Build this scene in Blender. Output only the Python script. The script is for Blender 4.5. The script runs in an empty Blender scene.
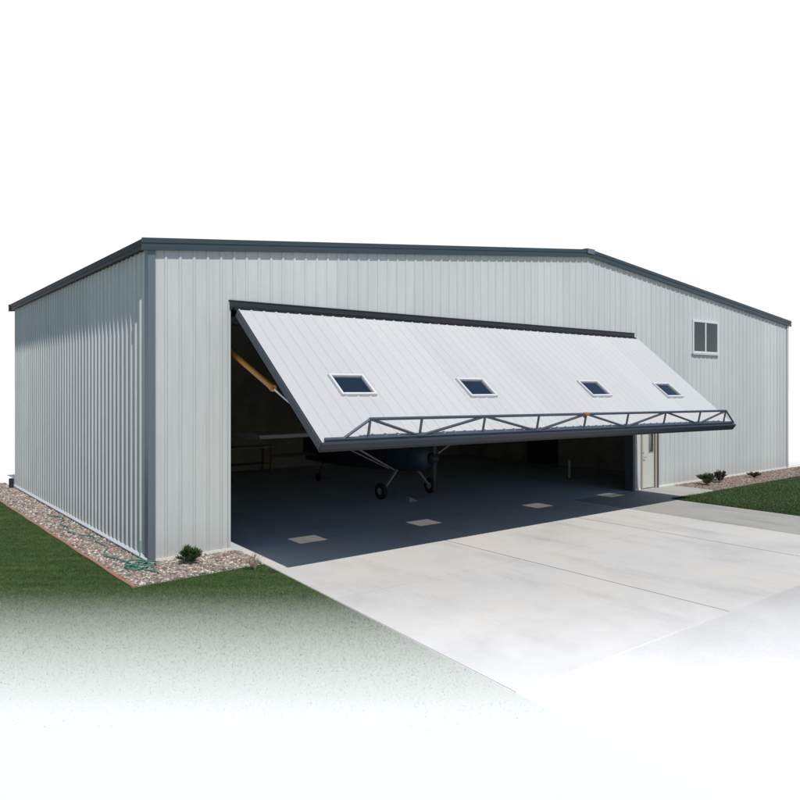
import bpy, bmesh, math, random
import numpy as np
from mathutils import Vector, Matrix, noise
random.seed(7); rng = np.random.default_rng(11)
H = 3.05                      # eye height in metres: every measurement taken off the photo is in eye heights
scene = bpy.context.scene
COL = scene.collection
CAM = Vector((-1.400*H, -4.127*H, H))
FWD = Vector((.6155, .788, 0)).normalized()
SUN = Vector((-.095, -.655, 1)).normalized()

# ------------------------------------------------------------------ materials
def mat(name, col=(.5,.5,.5), rough=.6, metal=0., spec=.5):
    m = bpy.data.materials.new(name); m.use_nodes = True
    b = m.node_tree.nodes['Principled BSDF']
    b.inputs['Base Color'].default_value = (*col, 1)
    b.inputs['Roughness'].default_value = rough
    b.inputs['Metallic'].default_value = metal
    b.inputs['Specular IOR Level'].default_value = spec
    return m
def nd(m, t, **kw):
    n = m.node_tree.nodes.new(t)
    for k, v in kw.items(): setattr(n, k, v)
    return n
def lk(m, a, b): m.node_tree.links.new(a, b)
def coords(m, scale=(1,1,1), rot=(0,0,0)):
    tc = nd(m, 'ShaderNodeTexCoord'); mp = nd(m, 'ShaderNodeMapping')
    mp.inputs['Scale'].default_value = scale; mp.inputs['Rotation'].default_value = rot
    lk(m, tc.outputs['Object'], mp.inputs['Vector']); return mp.outputs['Vector']
def noi(m, vec, scale, detail=4, rough=.55):
    n = nd(m, 'ShaderNodeTexNoise'); n.inputs['Scale'].default_value = scale
    n.inputs['Detail'].default_value = detail; n.inputs['Roughness'].default_value = rough
    lk(m, vec, n.inputs['Vector']); return n.outputs['Fac']
def ramp(m, fac, stops):
    r = nd(m, 'ShaderNodeValToRGB'); e = r.color_ramp.elements
    while len(e) < len(stops): e.new(.5)
    for i, (p, c) in enumerate(stops):
        e[i].position = p; e[i].color = (*c, 1) if len(c) == 3 else c
    lk(m, fac, r.inputs['Fac']); return r.outputs['Color']
def mixc(m, fac, a, b, mode='MIX'):
    n = nd(m, 'ShaderNodeMix', data_type='RGBA', blend_type=mode)
    for s, v in ((n.inputs[0], fac), (n.inputs[6], a), (n.inputs[7], b)):
        if isinstance(v, (int, float)): s.default_value = v
        elif isinstance(v, tuple): s.default_value = (*v, 1)
        else: lk(m, v, s)
    return n.outputs[2]
def base(m, c): lk(m, c, m.node_tree.nodes['Principled BSDF'].inputs['Base Color'])
def bump(m, h, strength=.3, dist=.01):
    b = nd(m, 'ShaderNodeBump'); b.inputs['Strength'].default_value = strength; b.inputs['Distance'].default_value = dist
    lk(m, h, b.inputs['Height']); lk(m, b.outputs['Normal'], m.node_tree.nodes['Principled BSDF'].inputs['Normal'])

def sheet_metal(name, col, rough=.42, dirt=.12, flatx=False):
    m = mat(name, col, rough, 0, .14)
    v = coords(m); v2 = coords(m, (6, 6, .35))
    n1 = noi(m, v, .7, 5); n2 = noi(m, v2, 2.2, 4)
    c = mixc(m, 1, ramp(m, n1, [(.3, tuple(x*(1-dirt*.6) for x in col)), (.7, col)]), ramp(m, n2, [(.3, (1-dirt,)*3), (.62, (1,1,1))]), 'MULTIPLY')
    sx = nd(m, 'ShaderNodeSeparateXYZ'); lk(m, v, sx.inputs[0])
    # every sheet (four ribs wide) has its own slight tone, with a lap line between sheets
    sm = nd(m, 'ShaderNodeMath', operation='ADD'); lk(m, sx.outputs['X'], sm.inputs[0]); lk(m, sx.outputs['Y'] if not flatx else sx.outputs['X'], sm.inputs[1])
    dv = nd(m, 'ShaderNodeMath', operation='MULTIPLY_ADD'); lk(m, sx.outputs['X'] if flatx else sm.outputs[0], dv.inputs[0]); dv.inputs[1].default_value = 1/1.04; dv.inputs[2].default_value = 40.28
    fl = nd(m, 'ShaderNodeMath', operation='FLOOR'); lk(m, dv.outputs[0], fl.inputs[0])
    wn = nd(m, 'ShaderNodeTexWhiteNoise', noise_dimensions='1D'); lk(m, fl.outputs[0], wn.inputs['W'])
    c = mixc(m, 1, c, ramp(m, wn.outputs['Value'], [(0, (.93,.93,.935)), (1, (1.03,1.03,1.02))]), 'MULTIPLY')
    # rain splash dirt near the foot of the wall
    ad = nd(m, 'ShaderNodeMath', operation='MULTIPLY_ADD'); lk(m, noi(m, v, 9, 3), ad.inputs[0]); ad.inputs[1].default_value = -.5; lk(m, sx.outputs['Z'], ad.inputs[2])
    mr = nd(m, 'ShaderNodeMapRange'); lk(m, ad.outputs[0], mr.inputs[0]); mr.inputs[1].default_value = -.2; mr.inputs[2].default_value = .35
    mr.inputs[3].default_value = .35; mr.inputs[4].default_value = 0
    c = mixc(m, mr.outputs[0], c, (.36, .34, .30)); base(m, c)
    v3 = coords(m, (1, 1, .5)); bump(m, noi(m, v3, 2.2, 3), .45, .010)
    return m
M = {}
M['wall'] = sheet_metal('wall_sheet_metal', (.515, .54, .532), .55, .07)
M['door'] = sheet_metal('door_sheet_metal', (.58, .60, .625), .4, .05, True)
M['slate'] = mat('slate_trim', (.030, .046, .055), .4)
M['slate_light'] = mat('slate_trim_grey', (.105, .13, .16), .45)
M['gutter'] = mat('dark_gutter', (.016, .022, .025), .6, 0, .2)
M['dark'] = mat('black_rubber', (.014, .015, .016), .7)
M['steel'] = mat('blue_grey_steel', (.050, .064, .085), .45)
M['beam'] = mat('beam_steel', (.030, .038, .054), .5, 0, .3)
M['steel_dark'] = mat('dark_steel', (.014, .018, .022), .5)
M['white'] = mat('white_paint', (.60, .61, .62), .45)
M['cream'] = mat('cream_paint', (.50, .50, .455), .5)
M['tan'] = mat('tan_trim', (.33, .29, .24), .6)
M['orange'] = mat('orange_paint', (.62, .24, .03), .35)
M['chrome'] = mat('chrome', (.7, .7, .7), .15, 1)
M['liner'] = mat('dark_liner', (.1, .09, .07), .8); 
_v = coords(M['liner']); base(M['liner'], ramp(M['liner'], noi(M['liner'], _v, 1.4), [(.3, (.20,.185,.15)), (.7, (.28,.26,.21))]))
M['blue'] = mat('blue_paint', (.020, .045, .065), .55)
M['planewhite'] = mat('plane_white', (.34, .35, .34), .5)
M['rubber'] = mat('tyre_rubber', (.012,.012,.013), .75)
M['red'] = mat('red_paint', (.35, .03, .02), .4)
M['wood'] = mat('bench_wood', (.22, .14, .08), .6)
M['brown'] = mat('cabinet_brown', (.018, .015, .02), .5)
M['insul'] = M['liner']

def concrete(name, col, stain=.12, white_fade=False):
    m = mat(name, col, .8, 0, .3); v = coords(m)
    dk = tuple(x*(1-stain) for x in col); wm = (min(1, col[0]*1.06), col[1]*1.02, col[2]*.96)
    c = ramp(m, noi(m, v, .45, 6, .6), [(.32, dk), (.5, col), (.7, wm)])
    c = mixc(m, 1, c, ramp(m, noi(m, v, 38, 4, .7), [(.3, (.88,.88,.88)), (.65, (1,1,1))]), 'MULTIPLY')
    v2 = coords(m, (1, .25, 1), (0, 0, .5))
    c = mixc(m, 1, c, ramp(m, noi(m, v2, 1.6, 5, .65), [(.28, (1-stain*1.3,)*3), (.48, (1,1,1))]), 'MULTIPLY')
    if white_fade:      # haze-like fade to white painted into the concrete towards the viewpoint
        sx = nd(m, 'ShaderNodeSeparateXYZ'); lk(m, v, sx.inputs[0])
        a_ = nd(m, 'ShaderNodeMath', operation='MULTIPLY_ADD'); lk(m, noi(m, v, 1.3, 6, .65), a_.inputs[0]); a_.inputs[1].default_value = 2.6
        yb = nd(m, 'ShaderNodeMath', operation='MULTIPLY'); lk(m, sx.outputs['Y'], yb.inputs[0]); yb.inputs[1].default_value = .788
        b_ = nd(m, 'ShaderNodeMath', operation='MULTIPLY_ADD'); lk(m, sx.outputs['X'], b_.inputs[0]); b_.inputs[1].default_value = .6155; lk(m, yb.outputs[0], b_.inputs[2]); lk(m, b_.outputs[0], a_.inputs[2])
        mr = nd(m, 'ShaderNodeMapRange', interpolation_type='SMOOTHSTEP'); lk(m, a_.outputs[0], mr.inputs[0])
        mr.inputs[1].default_value = -4.8; mr.inputs[2].default_value = .2; mr.inputs[3].default_value = .95; mr.inputs[4].default_value = 0
        c = mixc(m, mr.outputs[0], c, (.84, .83, .81))
    base(m, c); bump(m, noi(m, v, 60, 4), .25, .004)
    return m
M['apron'] = concrete('apron_concrete', (.58, .565, .535), .12, True)
M['apron_grey'] = concrete('old_grey_concrete', (.37, .365, .34), .18)
M['floor'] = concrete('hangar_floor_concrete', (.54, .585, .60), .10)
M['found'] = concrete('foundation_concrete', (.68, .68, .65), .05)
M['joint'] = mat('joint_filler', (.17, .145, .12), .9)

def ground_mat():          # ground colour painted to fade from grey yard to white towards the viewpoint
    m = mat('white_faded_ground', (.8,.8,.8), .9, 0, .2); v = coords(m)
    c = ramp(m, noi(m, v, 30, 5, .7), [(.25, (.80,.80,.79)), (.55, (.90,.90,.89))])
    sx = nd(m, 'ShaderNodeSeparateXYZ'); lk(m, v, sx.inputs[0])
    # distance along the view direction, drives the painted fade
    a = nd(m, 'ShaderNodeMath', operation='MULTIPLY'); lk(m, sx.outputs['X'], a.inputs[0]); a.inputs[1].default_value = FWD.x
    b = nd(m, 'ShaderNodeMath', operation='MULTIPLY_ADD'); lk(m, sx.outputs['Y'], b.inputs[0]); b.inputs[1].default_value = FWD.y; lk(m, a.outputs[0], b.inputs[2])
    d = nd(m, 'ShaderNodeMath', operation='MULTIPLY_ADD'); lk(m, noi(m, v, .8, 5), d.inputs[0]); d.inputs[1].default_value = 2.2; lk(m, b.outputs[0], d.inputs[2])
    mr = nd(m, 'ShaderNodeMapRange', interpolation_type='SMOOTHSTEP'); lk(m, d.outputs[0], mr.inputs[0])
    mr.inputs[1].default_value = -4.9; mr.inputs[2].default_value = .3; mr.inputs[3].default_value = 0; mr.inputs[4].default_value = 1
    gl = nd(m, 'ShaderNodeMapRange'); lk(m, sx.outputs['X'], gl.inputs[0]); gl.inputs[1].default_value = -4; gl.inputs[2].default_value = 2; ml = nd(m, 'ShaderNodeMath', operation='MULTIPLY'); lk(m, gl.outputs[0], ml.inputs[0]); lk(m, mr.outputs[0], ml.inputs[1])
    gx = nd(m, 'ShaderNodeMapRange'); lk(m, sx.outputs['X'], gx.inputs[0]); gx.inputs[1].default_value = 24; gx.inputs[2].default_value = 34; gx.inputs[3].default_value = 1; gx.inputs[4].default_value = 0
    gy = nd(m, 'ShaderNodeMapRange'); lk(m, sx.outputs['Y'], gy.inputs[0]); gy.inputs[1].default_value = -1; gy.inputs[2].default_value = 3; gy.inputs[3].default_value = 1; gy.inputs[4].default_value = 0
    f1 = nd(m, 'ShaderNodeMath', operation='MULTIPLY'); lk(m, ml.outputs[0], f1.inputs[0]); lk(m, gx.outputs[0], f1.inputs[1])
    f2 = nd(m, 'ShaderNodeMath', operation='MULTIPLY'); lk(m, f1.outputs[0], f2.inputs[0]); lk(m, gy.outputs[0], f2.inputs[1])
    c = mixc(m, f2.outputs[0], c, (.43, .418, .405)); base(m, c)
    bump(m, noi(m, v, 45, 4, .7), .3, .01); return m
M['ground'] = ground_mat()
M['soil'] = mat('turf_base', (.05,.07,.03), .95)
_m = M['soil']; _v = coords(_m)
base(_m, ramp(_m, noi(_m, _v, 7, 6, .7), [(.3, (.040,.072,.022)), (.52, (.058,.105,.034)), (.75, (.085,.120,.05))])); bump(_m, noi(_m, _v, 60, 4, .8), .8, .03)
M['bed'] = mat('bed_soil', (.2,.16,.13), .95); _m = M['bed']; _v = coords(_m)
base(_m, ramp(_m, noi(_m, _v, 30, 5, .7), [(.3, (.13,.10,.085)), (.7, (.30,.24,.20))]))
M['edging'] = mat('red_edging', (.42, .13, .07), .7); _m = M['edging']; _v = coords(_m)
base(_m, ramp(_m, noi(_m, _v, 6, 4), [(.3, (.34,.12,.07)), (.55, (.30,.18,.12)), (.75,(.24,.20,.14))]))
M['hose'] = mat('green_hose', (.06, .19, .15), .55)
def attr_mat(name, rough=.8, trans=0.):
    m = mat(name, (.5,.5,.5), rough, 0, .25)
    a = nd(m, 'ShaderNodeAttribute', attribute_name='tint'); base(m, a.outputs['Color'])
    if trans:
        bs = m.node_tree.nodes['Principled BSDF']; t = nd(m, 'ShaderNodeBsdfTranslucent'); lk(m, a.outputs['Color'], t.inputs['Color'])
        mx = nd(m, 'ShaderNodeMixShader'); mx.inputs[0].default_value = trans
        out = m.node_tree.nodes['Material Output']; lk(m, bs.outputs[0], mx.inputs[1]); lk(m, t.outputs[0], mx.inputs[2]); lk(m, mx.outputs[0], out.inputs[0])
    return m
M['stone'] = attr_mat('pebble_stone', .75); M['leaf'] = attr_mat('leaf_blade', .6, .3)
def glass(name, tint, dark):
    m = mat(name); nt = m.node_tree; nt.nodes.remove(nt.nodes['Principled BSDF'])
    t = nd(m, 'ShaderNodeBsdfTransparent'); t.inputs[0].default_value = (*tint, 1)
    g = nd(m, 'ShaderNodeBsdfGlossy'); g.inputs['Roughness'].default_value = .03
    fr = nd(m, 'ShaderNodeFresnel'); fr.inputs[0].default_value = 1.6
    ad = nd(m, 'ShaderNodeMath', operation='ADD'); ad.inputs[1].default_value = dark; lk(m, fr.outputs[0], ad.inputs[0])
    mx = nd(m, 'ShaderNodeMixShader'); lk(m, ad.outputs[0], mx.inputs[0]); lk(m, t.outputs[0], mx.inputs[1]); lk(m, g.outputs[0], mx.inputs[2])
    lk(m, mx.outputs[0], nt.nodes['Material Output'].inputs[0]); return m
M['glass'] = glass('window_glass', (.80,.80,.78), .10); M['glass_door'] = glass('blue_reflecting_glass', (.72,.70,.66), .24)

# ------------------------------------------------------------------ mesh helpers
def link(name, me, m, parent=None, loc=(0,0,0), rot=None):
    o = bpy.data.objects.new(name, me); COL.objects.link(o); o.location = loc
    if rot is not None: o.rotation_euler = rot
    if parent: o.parent = parent
    for x in (m if isinstance(m, (list, tuple)) else [m]): me.materials.append(x)
    return o
def obj(name, bm, m, parent=None, loc=(0,0,0), rot=None, smooth=False):
    me = bpy.data.meshes.new(name); bm.to_mesh(me); bm.free()
    if smooth:
        for p in me.polygons: p.use_smooth = True
    return link(name, me, m, parent, loc, rot)
def tag(o, label=None, cat=None, group=None, kind=None):
    for k, v in (('label', label), ('category', cat), ('group', group), ('kind', kind)):
        if v: o[k] = v
    return o
def thing(name, label, cat, loc=(0,0,0), rz=0, group=None):
    o = bpy.data.objects.new(name, None); COL.objects.link(o); o.location = loc; o.rotation_euler = (0,0,rz); o.empty_display_size = .2
    return tag(o, label, cat, group)
def box(bm, a, b, mi=0, bev=0):
    a = Vector(a); b = Vector(b)
    r = bmesh.ops.create_cube(bm, size=1, matrix=Matrix.Translation((a+b)/2) @ Matrix.Diagonal((*(b-a), 1)))
    fs = set(f for v in r['verts'] for f in v.link_faces)
    for f in fs: f.material_index = mi
    if bev: bmesh.ops.bevel(bm, geom=list({e for f in fs for e in f.edges}), offset=bev, segments=2, affect='EDGES')
    return bm
def bar(bm, p, q, w, h=None, up=(0,0,1), mi=0):
    p = Vector(p); q = Vector(q); h = h or w; d = (q-p); L = d.length; d.normalize()
    up = Vector(up); s = d.cross(up); 
    if s.length < 1e-4: s = d.cross(Vector((1,0,0)))
    s.normalize(); t = s.cross(d)
    mx = Matrix((( *d,0),(*s,0),(*t,0),(0,0,0,1))).transposed(); mx.translation = (p+q)/2
    r = bmesh.ops.create_cube(bm, size=1, matrix=mx @ Matrix.Diagonal((L, w, h, 1)))
    for f in set(f for v in r['verts'] for f in v.link_faces): f.material_index = mi
def tube(bm, pts, r, n=10, caps=True):
    pts = [Vector(p) for p in pts]; rr = r if isinstance(r, (list, tuple)) else [r]*len(pts); rings = []
    ref = None
    for i, p in enumerate(pts):
        d = (pts[min(i+1, len(pts)-1)] - pts[max(i-1, 0)]).normalized()
        if ref is None or abs(ref.dot(d)) > .95: ref = Vector((0,0,1)) if abs(d.z) < .9 else Vector((1,0,0))
        s = d.cross(ref).normalized(); t = s.cross(d)
        rings.append([bm.verts.new(p + (s*math.cos(a)+t*math.sin(a))*rr[i]) for a in [2*math.pi*k/n for k in range(n)]])
    for a, b in zip(rings, rings[1:]):
        for k in range(n): bm.faces.new((a[k], a[(k+1)%n], b[(k+1)%n], b[k]))
    if caps: bm.faces.new(rings[0][::-1]); bm.faces.new(rings[-1])
    return bm
def prism(bm, prof, axis_a, axis_b, p0, p1):
    """profile (u,v) in axes a,b extruded from p0 to p1"""
    A = Vector(axis_a); B = Vector(axis_b); r = []
    for p in (Vector(p0), Vector(p1)): r.append([bm.verts.new(p + A*u + B*v) for u, v in prof])
    n = len(prof)
    for k in range(n): bm.faces.new((r[0][k], r[0][(k+1)%n], r[1][(k+1)%n], r[1][k]))
    bm.faces.new(r[0][::-1]); bm.faces.new(r[1]); bmesh.ops.recalc_face_normals(bm, faces=bm.faces[:])
    return bm
PITCH = .26
def ribbed(bm, O, X, Y, N, x0, x1, bot, top, phase=0, holes=(), hgt=.03, mi=0, extra=()):
    """trapezoid ribbed sheet: X runs across the ribs, Y along them; holes are (xa,xb,ya,yb)"""
    O, X, Y, N = map(Vector, (O, X, Y, N)); bp = {x0, x1}; prof = {}
    k = math.floor((x0-phase)/PITCH)-1; cs = []
    while phase + k*PITCH < x1 + PITCH: cs.append(phase + k*PITCH); k += 1
    def off(x):
        for c in cs:
            a = abs(x-c)
            if a <= .016: return hgt
            if a < .036: return hgt*(.036-a)/.020
            # small stiffening swages in the flat of the pan
            for cc in (c+PITCH*.37, c+PITCH*.63):
                b = abs(x-cc)
                if b < .012: return .0035*(1-b/.012)
        return 0
    for c in cs:
        for d in (-.036, -.016, .016, .036, PITCH*.37-.012, PITCH*.37, PITCH*.37+.012, PITCH*.63-.012, PITCH*.63, PITCH*.63+.012):
            if x0 < c+d < x1: bp.add(c+d)
    for h in holes: bp |= {h[0], h[1]}
    for e in extra: bp.add(e)
    xs = sorted(bp); xs = [x for i, x in enumerate(xs) if i == 0 or x-xs[i-1] > 1e-4]
    tp = top if callable(top) else (lambda x: top); bt = bot if callable(bot) else (lambda x: bot)
    for a, b in zip(xs, xs[1:]):
        mid = (a+b)/2; segs = [((bt(a), bt(b)), (tp(a), tp(b)))]
        cut = sorted([(h[2], h[3]) for h in holes if h[0]-1e-6 <= mid <= h[1]+1e-6])
        out = []; lo = segs[0][0]
        for c0, c1 in cut: out.append((lo, (c0, c0))); lo = (c1, c1)
        out.append((lo, segs[0][1]))
        for lo, hi in out:
            if hi[0]-lo[0] < 1e-5 and hi[1]-lo[1] < 1e-5: continue
            P = lambda x, y: bm.verts.new(O + X*x + Y*y + N*off(x))
            f = bm.faces.new((P(a, lo[0]), P(b, lo[1]), P(b, hi[1]), P(a, hi[0]))); f.material_index = mi
    return bm
def sheet(bm, x0, x1, y, holes, bot, top, depthN=None):
    """flat inner lining in the plane y with rectangular holes"""
    xs = sorted({x0, x1, *[h[0] for h in holes], *[h[1] for h in holes]})
    for a, b in zip(xs, xs[1:]):
        mid = (a+b)/2; lo = bot
        for h in sorted([h for h in holes if h[0] <= mid <= h[1]], key=lambda h: h[2]):
            if h[2] > lo+1e-5: bm.faces.new([bm.verts.new(v) for v in ((a,y,lo),(b,y,lo),(b,y,h[2]),(a,y,h[2]))])
            lo = h[3]
        bm.faces.new([bm.verts.new(v) for v in ((a,y,lo),(b,y,lo),(b,y,top(b)),(a,y,top(a)))])
def np_mesh(name, V, F, nper, tint=None, smooth=False):
    me = bpy.data.meshes.new(name); nf = len(F)//nper
    me.vertices.add(len(V)); me.vertices.foreach_set('co', V.astype(np.float32).ravel())
    me.loops.add(len(F)); me.loops.foreach_set('vertex_index', F.astype(np.int32))
    me.polygons.add(nf); me.polygons.foreach_set('loop_start', np.arange(0, len(F), nper, dtype=np.int32))
    me.polygons.foreach_set('loop_total', np.full(nf, nper, dtype=np.int32))
    if smooth: me.polygons.foreach_set('use_smooth', np.ones(nf, dtype=bool))
    me.update(calc_edges=True)
    if tint is not None:
        a = me.color_attributes.new('tint', 'FLOAT_COLOR', 'POINT')
        a.data.foreach_set('color', np.c_[tint, np.ones(len(tint))].astype(np.float32).ravel())
    me.validate(); return me

# ------------------------------------------------------------------ dimensions of the hangar
W = 8.04*H; D = 4.04*H; RX = W/2
EAVE = 1.80*H; RISE = .415*H
def topz(x): return EAVE + RISE*(1-abs(x-RX)/RX)
OX0, OX1, OZ = .492*H, 4.706*H, 1.538*H           # big opening
WIN = (5.80*H, 6.321*H, 1.391*H, 1.741*H)         # upstairs window
MDX0, MDX1, MDZ = 4.86*H, 5.135*H, .70*H          # man door
holesF = [(OX0, OX1, .0, OZ), WIN, (MDX0, MDX1, .0, MDZ)]
T = .22                                           # wall thickness

hangar = thing('aircraft_hangar', 'wide pale ribbed metal hangar with slate grey roof trim and its big door tilted open', 'hangar')
P = lambda name, bm, m, **k: obj(name, bm, m, hangar, **k)
bm = bmesh.new()
ribbed(bm, (0,0,0), (1,0,0), (0,0,1), (0,-1,0), 0, W, .07, lambda x: topz(x)+.01, phase=.282, holes=[(a, b, max(c,.07), d) for a, b, c, d in holesF], hgt=.022, extra=(RX,))
P('front_wall', bm, M['wall'])
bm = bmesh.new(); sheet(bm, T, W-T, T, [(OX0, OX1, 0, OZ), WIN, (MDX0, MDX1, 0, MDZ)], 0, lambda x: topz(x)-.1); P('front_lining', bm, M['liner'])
bm = bmesh.new(); ribbed(bm, (0,0,0), (0,1,0), (0,0,1), (-1,0,0), 0, D, .10, EAVE+.02, phase=.20, hgt=.034); box(bm, (.002,.01,.10), (.03,D-.01,EAVE)); P('left_wall', bm, M['wall'])
bm = bmesh.new(); ribbed(bm, (W,0,0), (0,1,0), (0,0,1), (1,0,0), 0, D, .10, EAVE+.02, phase=.20, hgt=.034); box(bm, (W-.03,.01,.10), (W-.002,D-.01,EAVE)); P('right_wall', bm, M['wall'])
bm = bmesh.new(); ribbed(bm, (0,D,0), (1,0,0), (0,0,1), (0,1,0), 0, W, .10, lambda x: topz(x)+.01, phase=.282, extra=(RX,)); P('back_wall', bm, M['wall'])
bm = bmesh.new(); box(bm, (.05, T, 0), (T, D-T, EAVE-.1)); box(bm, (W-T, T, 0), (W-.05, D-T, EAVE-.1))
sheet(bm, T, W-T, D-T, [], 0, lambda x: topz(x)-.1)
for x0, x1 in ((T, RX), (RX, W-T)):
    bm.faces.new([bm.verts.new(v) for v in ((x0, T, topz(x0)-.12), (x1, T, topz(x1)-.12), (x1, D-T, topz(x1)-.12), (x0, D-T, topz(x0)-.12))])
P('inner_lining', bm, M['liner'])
# steel frames inside
bm = bmesh.new()
for y in (.35, D*.5, D-.5):
    for x0, x1 in ((T, RX), (RX, W-T)): bar(bm, (x0, y, topz(x0)-.35), (x1, y, topz(x1)-.35), .16, .34)
    for x in (T+.13, W-T-.13): box(bm, (x-.12, y-.08, 0), (x+.12, y+.08, topz(x)-.35))
P('steel_frame', bm, M['steel_dark'])
# partition that closes the room on the right of the opening
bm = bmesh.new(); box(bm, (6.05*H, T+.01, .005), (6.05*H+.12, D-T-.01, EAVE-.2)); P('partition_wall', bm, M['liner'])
# foundation kerb
bm = bmesh.new()
box(bm, (-.03, -.035, -.12), (OX0, 0.0, .066)); P('foundation', bm, M['found'])
bm = bmesh.new(); box(bm, (OX1, -.02, -.12), (MDX0-.05, 0.0, .066)); P('foundation', bm, M['found'])
bm = bmesh.new(); box(bm, (MDX1+.06, -.02, -.12), (W+.02, 0.0, .066)); P('foundation', bm, M['found'])
bm = bmesh.new(); box(bm, (-.045, .0, -.12), (-.002, D+.03, .03)); P('foundation', bm, M['found'])
bm = bmesh.new(); box(bm, (W+.002, 0, -.12), (W+.05, D+.03, .10)); P('foundation', bm, M['found'])
bm = bmesh.new(); prism(bm, [(-.034,.10), (-.070,.062), (-.070,.052), (-.002,.052), (-.002,.10)], (1,0,0), (0,0,1), (0,.0,0), (0,D+.02,0)); P('base_flashing', bm, M['white'])
# roof
GOH = .020*H                                       # rake overhang
EO = .048*H                                        # eave overhang
def roofz(x): return EAVE + .055*H + RISE*(1-abs(x-RX)/RX)*1.0
bm = bmesh.new()
for sgn, xe in ((-1, -EO), (1, W+EO)):
    L = math.hypot(RX+EO, roofz(RX)-roofz(xe)); d = Vector((xe-RX, 0, roofz(xe)-roofz(RX))).normalized(); n = Vector((-d.z*sgn*-1, 0, abs(d.x)));  n = Vector((0,1,0)).cross(d); n = n if n.z > 0 else -n
    ribbed(bm, (RX, -GOH+.01, roofz(RX)-.0), (0,1,0), d, n, 0, D+2*GOH-.02, 0, L-.06, phase=.1, hgt=.012)
    ribbed(bm, (RX, -GOH+.01, roofz(RX)-.06), (0,1,0), d, n, 0, D+2*GOH-.02, 0, L-.02, phase=.1, hgt=0)
P('roof', bm, M['slate'])
bm = bmesh.new()
for sgn in (-1, 1): bar(bm, (RX, -GOH, roofz(RX)+.035), (RX, D+GOH, roofz(RX)+.035), .30, .03); break
P('ridge_cap', bm, M['slate_light'])
bm = bmesh.new(); box(bm, (RX-.16, -GOH-.055, roofz(RX)-.10), (RX+.16, -GOH-.035, roofz(RX)+.04), bev=.004); P('ridge_end_cap', bm, M['slate_light'])
# rake trim: stepped section along each half gable, front and back
def rake(name, y, s):
    bm = bmesh.new()
    prof = [(0,.03), (-.035*s,.03), (-.035*s,-.055), (-.022*s,-.065), (-.022*s,-.10), (-.032*s,-.11), (-.032*s,-.185), (.0,-.185)]
    for xe in (-EO-.02, W+EO+.02):
        prism(bm, prof, (0,1,0), (0,0,1), (xe, y, roofz(xe)), (RX+(.001 if xe < 0 else -.001)*0, y, roofz(RX)))
    for xe in (-EO, W+EO):      # soffit closing the overhang
        bar(bm, (xe, y+s*GOH*.5, roofz(xe)-.16), (RX, y+s*GOH*.5, roofz(RX)-.16), GOH*.98, .012)
    P(name, bm, M['slate'])
rake('rake_trim', -GOH, 1); rake('rake_trim', D+GOH, -1)
# box gutters on the eaves
for sgn, x in ((-1, -EO), (1, W+EO)):
    bm = bmesh.new(); z = roofz(x)+.02
    prof = [(0,0), (0,-.17), (.10,-.17), (.10,-.155), (.015,-.155), (.015,0)]
    prof = [(0,.0), (.012*0,-.05), (.02,-.075), (.02,-.13), (.035,-.165), (EO-.05,-.165), (EO-.05,-.15), (.05,-.13),(.04,0)]
    prism(bm, [(u*(-sgn), v) for u, v in prof], (1,0,0), (0,0,1), (x, -GOH-.02, z), (x, D+GOH, z))
    P('eave_gutter', bm, M['gutter'])
# corner trims (an L around each front corner)
for x, s in ((0, 1), (W, -1)):
    bm = bmesh.new()
    a, b = sorted((x-.045*s, x+.085*s)); box(bm, (a, -.042, .05), (b, -.026, EAVE+.06))
    a, b = sorted((x-.047*s, x-.038*s)); box(bm, (a, -.040, .05), (b, .13, EAVE+.03))
    P('corner_trim', bm, M['slate_light'] if s == 1 else M['wall'])
# closure strip under the rake
# jambs and header of the big opening
bm = bmesh.new()
box(bm, (OX0-.045, -.026, .0), (OX0+.004, T+.02, OZ)); P('door_jamb', bm, M['wall'])
bm = bmesh.new(); box(bm, (OX1-.012, -.045, 0), (OX1+.10, T+.02, OZ-.16)); P('door_jamb', bm, M['steel'])
bm = bmesh.new(); box(bm, (OX0-.02, -.05, OZ-.145), (OX1+.05, T, OZ+.012)); P('door_header', bm, M['steel_dark'])
bm = bmesh.new(); box(bm, (OX0-.03, -.062, OZ+.012), (OX1+.06, T, OZ+.03)); P('header_flashing', bm, M['dark'])
# apron sill line / concrete threshold
# upstairs window
def window_mesh(w, h, fr=.055, dep=.05, mull=True):
    bm = bmesh.new()
    box(bm, (-w/2, -dep, -h/2), (-w/2+fr, .03, h/2), bev=.004); box(bm, (w/2-fr, -dep, -h/2), (w/2, .03, h/2), bev=.004)
    box(bm, (-w/2+fr, -dep, h/2-fr), (w/2-fr, .03, h/2), bev=.004); box(bm, (-w/2+fr, -dep, -h/2), (w/2-fr, .03, -h/2+fr), bev=.004)
    if mull: box(bm, (-.035, -dep+.008, -h/2+fr), (.035, .028, h/2-fr), bev=.004)
    return bm
ww, wh = WIN[1]-WIN[0], WIN[3]-WIN[2]; wc = ((WIN[0]+WIN[1])/2, -.005, (WIN[2]+WIN[3])/2)
wf = P('window', window_mesh(ww+.03, wh+.03, .07, .045), M['white'], loc=wc)
bm = bmesh.new(); box(bm, (-ww/2+.06, -.012, -wh/2+.06), (-.02, -.006, wh/2-.06)); obj('pane', bm, M['glass'], wf)
bm = bmesh.new(); box(bm, (.02, -.030, -wh/2+.06), (ww/2-.06, -.024, wh/2-.06)); obj('pane', bm, M['glass'], wf)
bm = bmesh.new(); box(bm, (-ww/2-.05, -.075, -wh/2-.055), (ww/2+.05, 0, -wh/2-.027)); obj('sill', bm, M['white'], wf)
bm = bmesh.new(); box(bm, (.03, .10, -wh/2+.05), (ww/2-.05, .11, wh/2-.05)); obj('curtain', bm, mat('grey_curtain', (.16,.17,.19), .9), wf)
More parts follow.
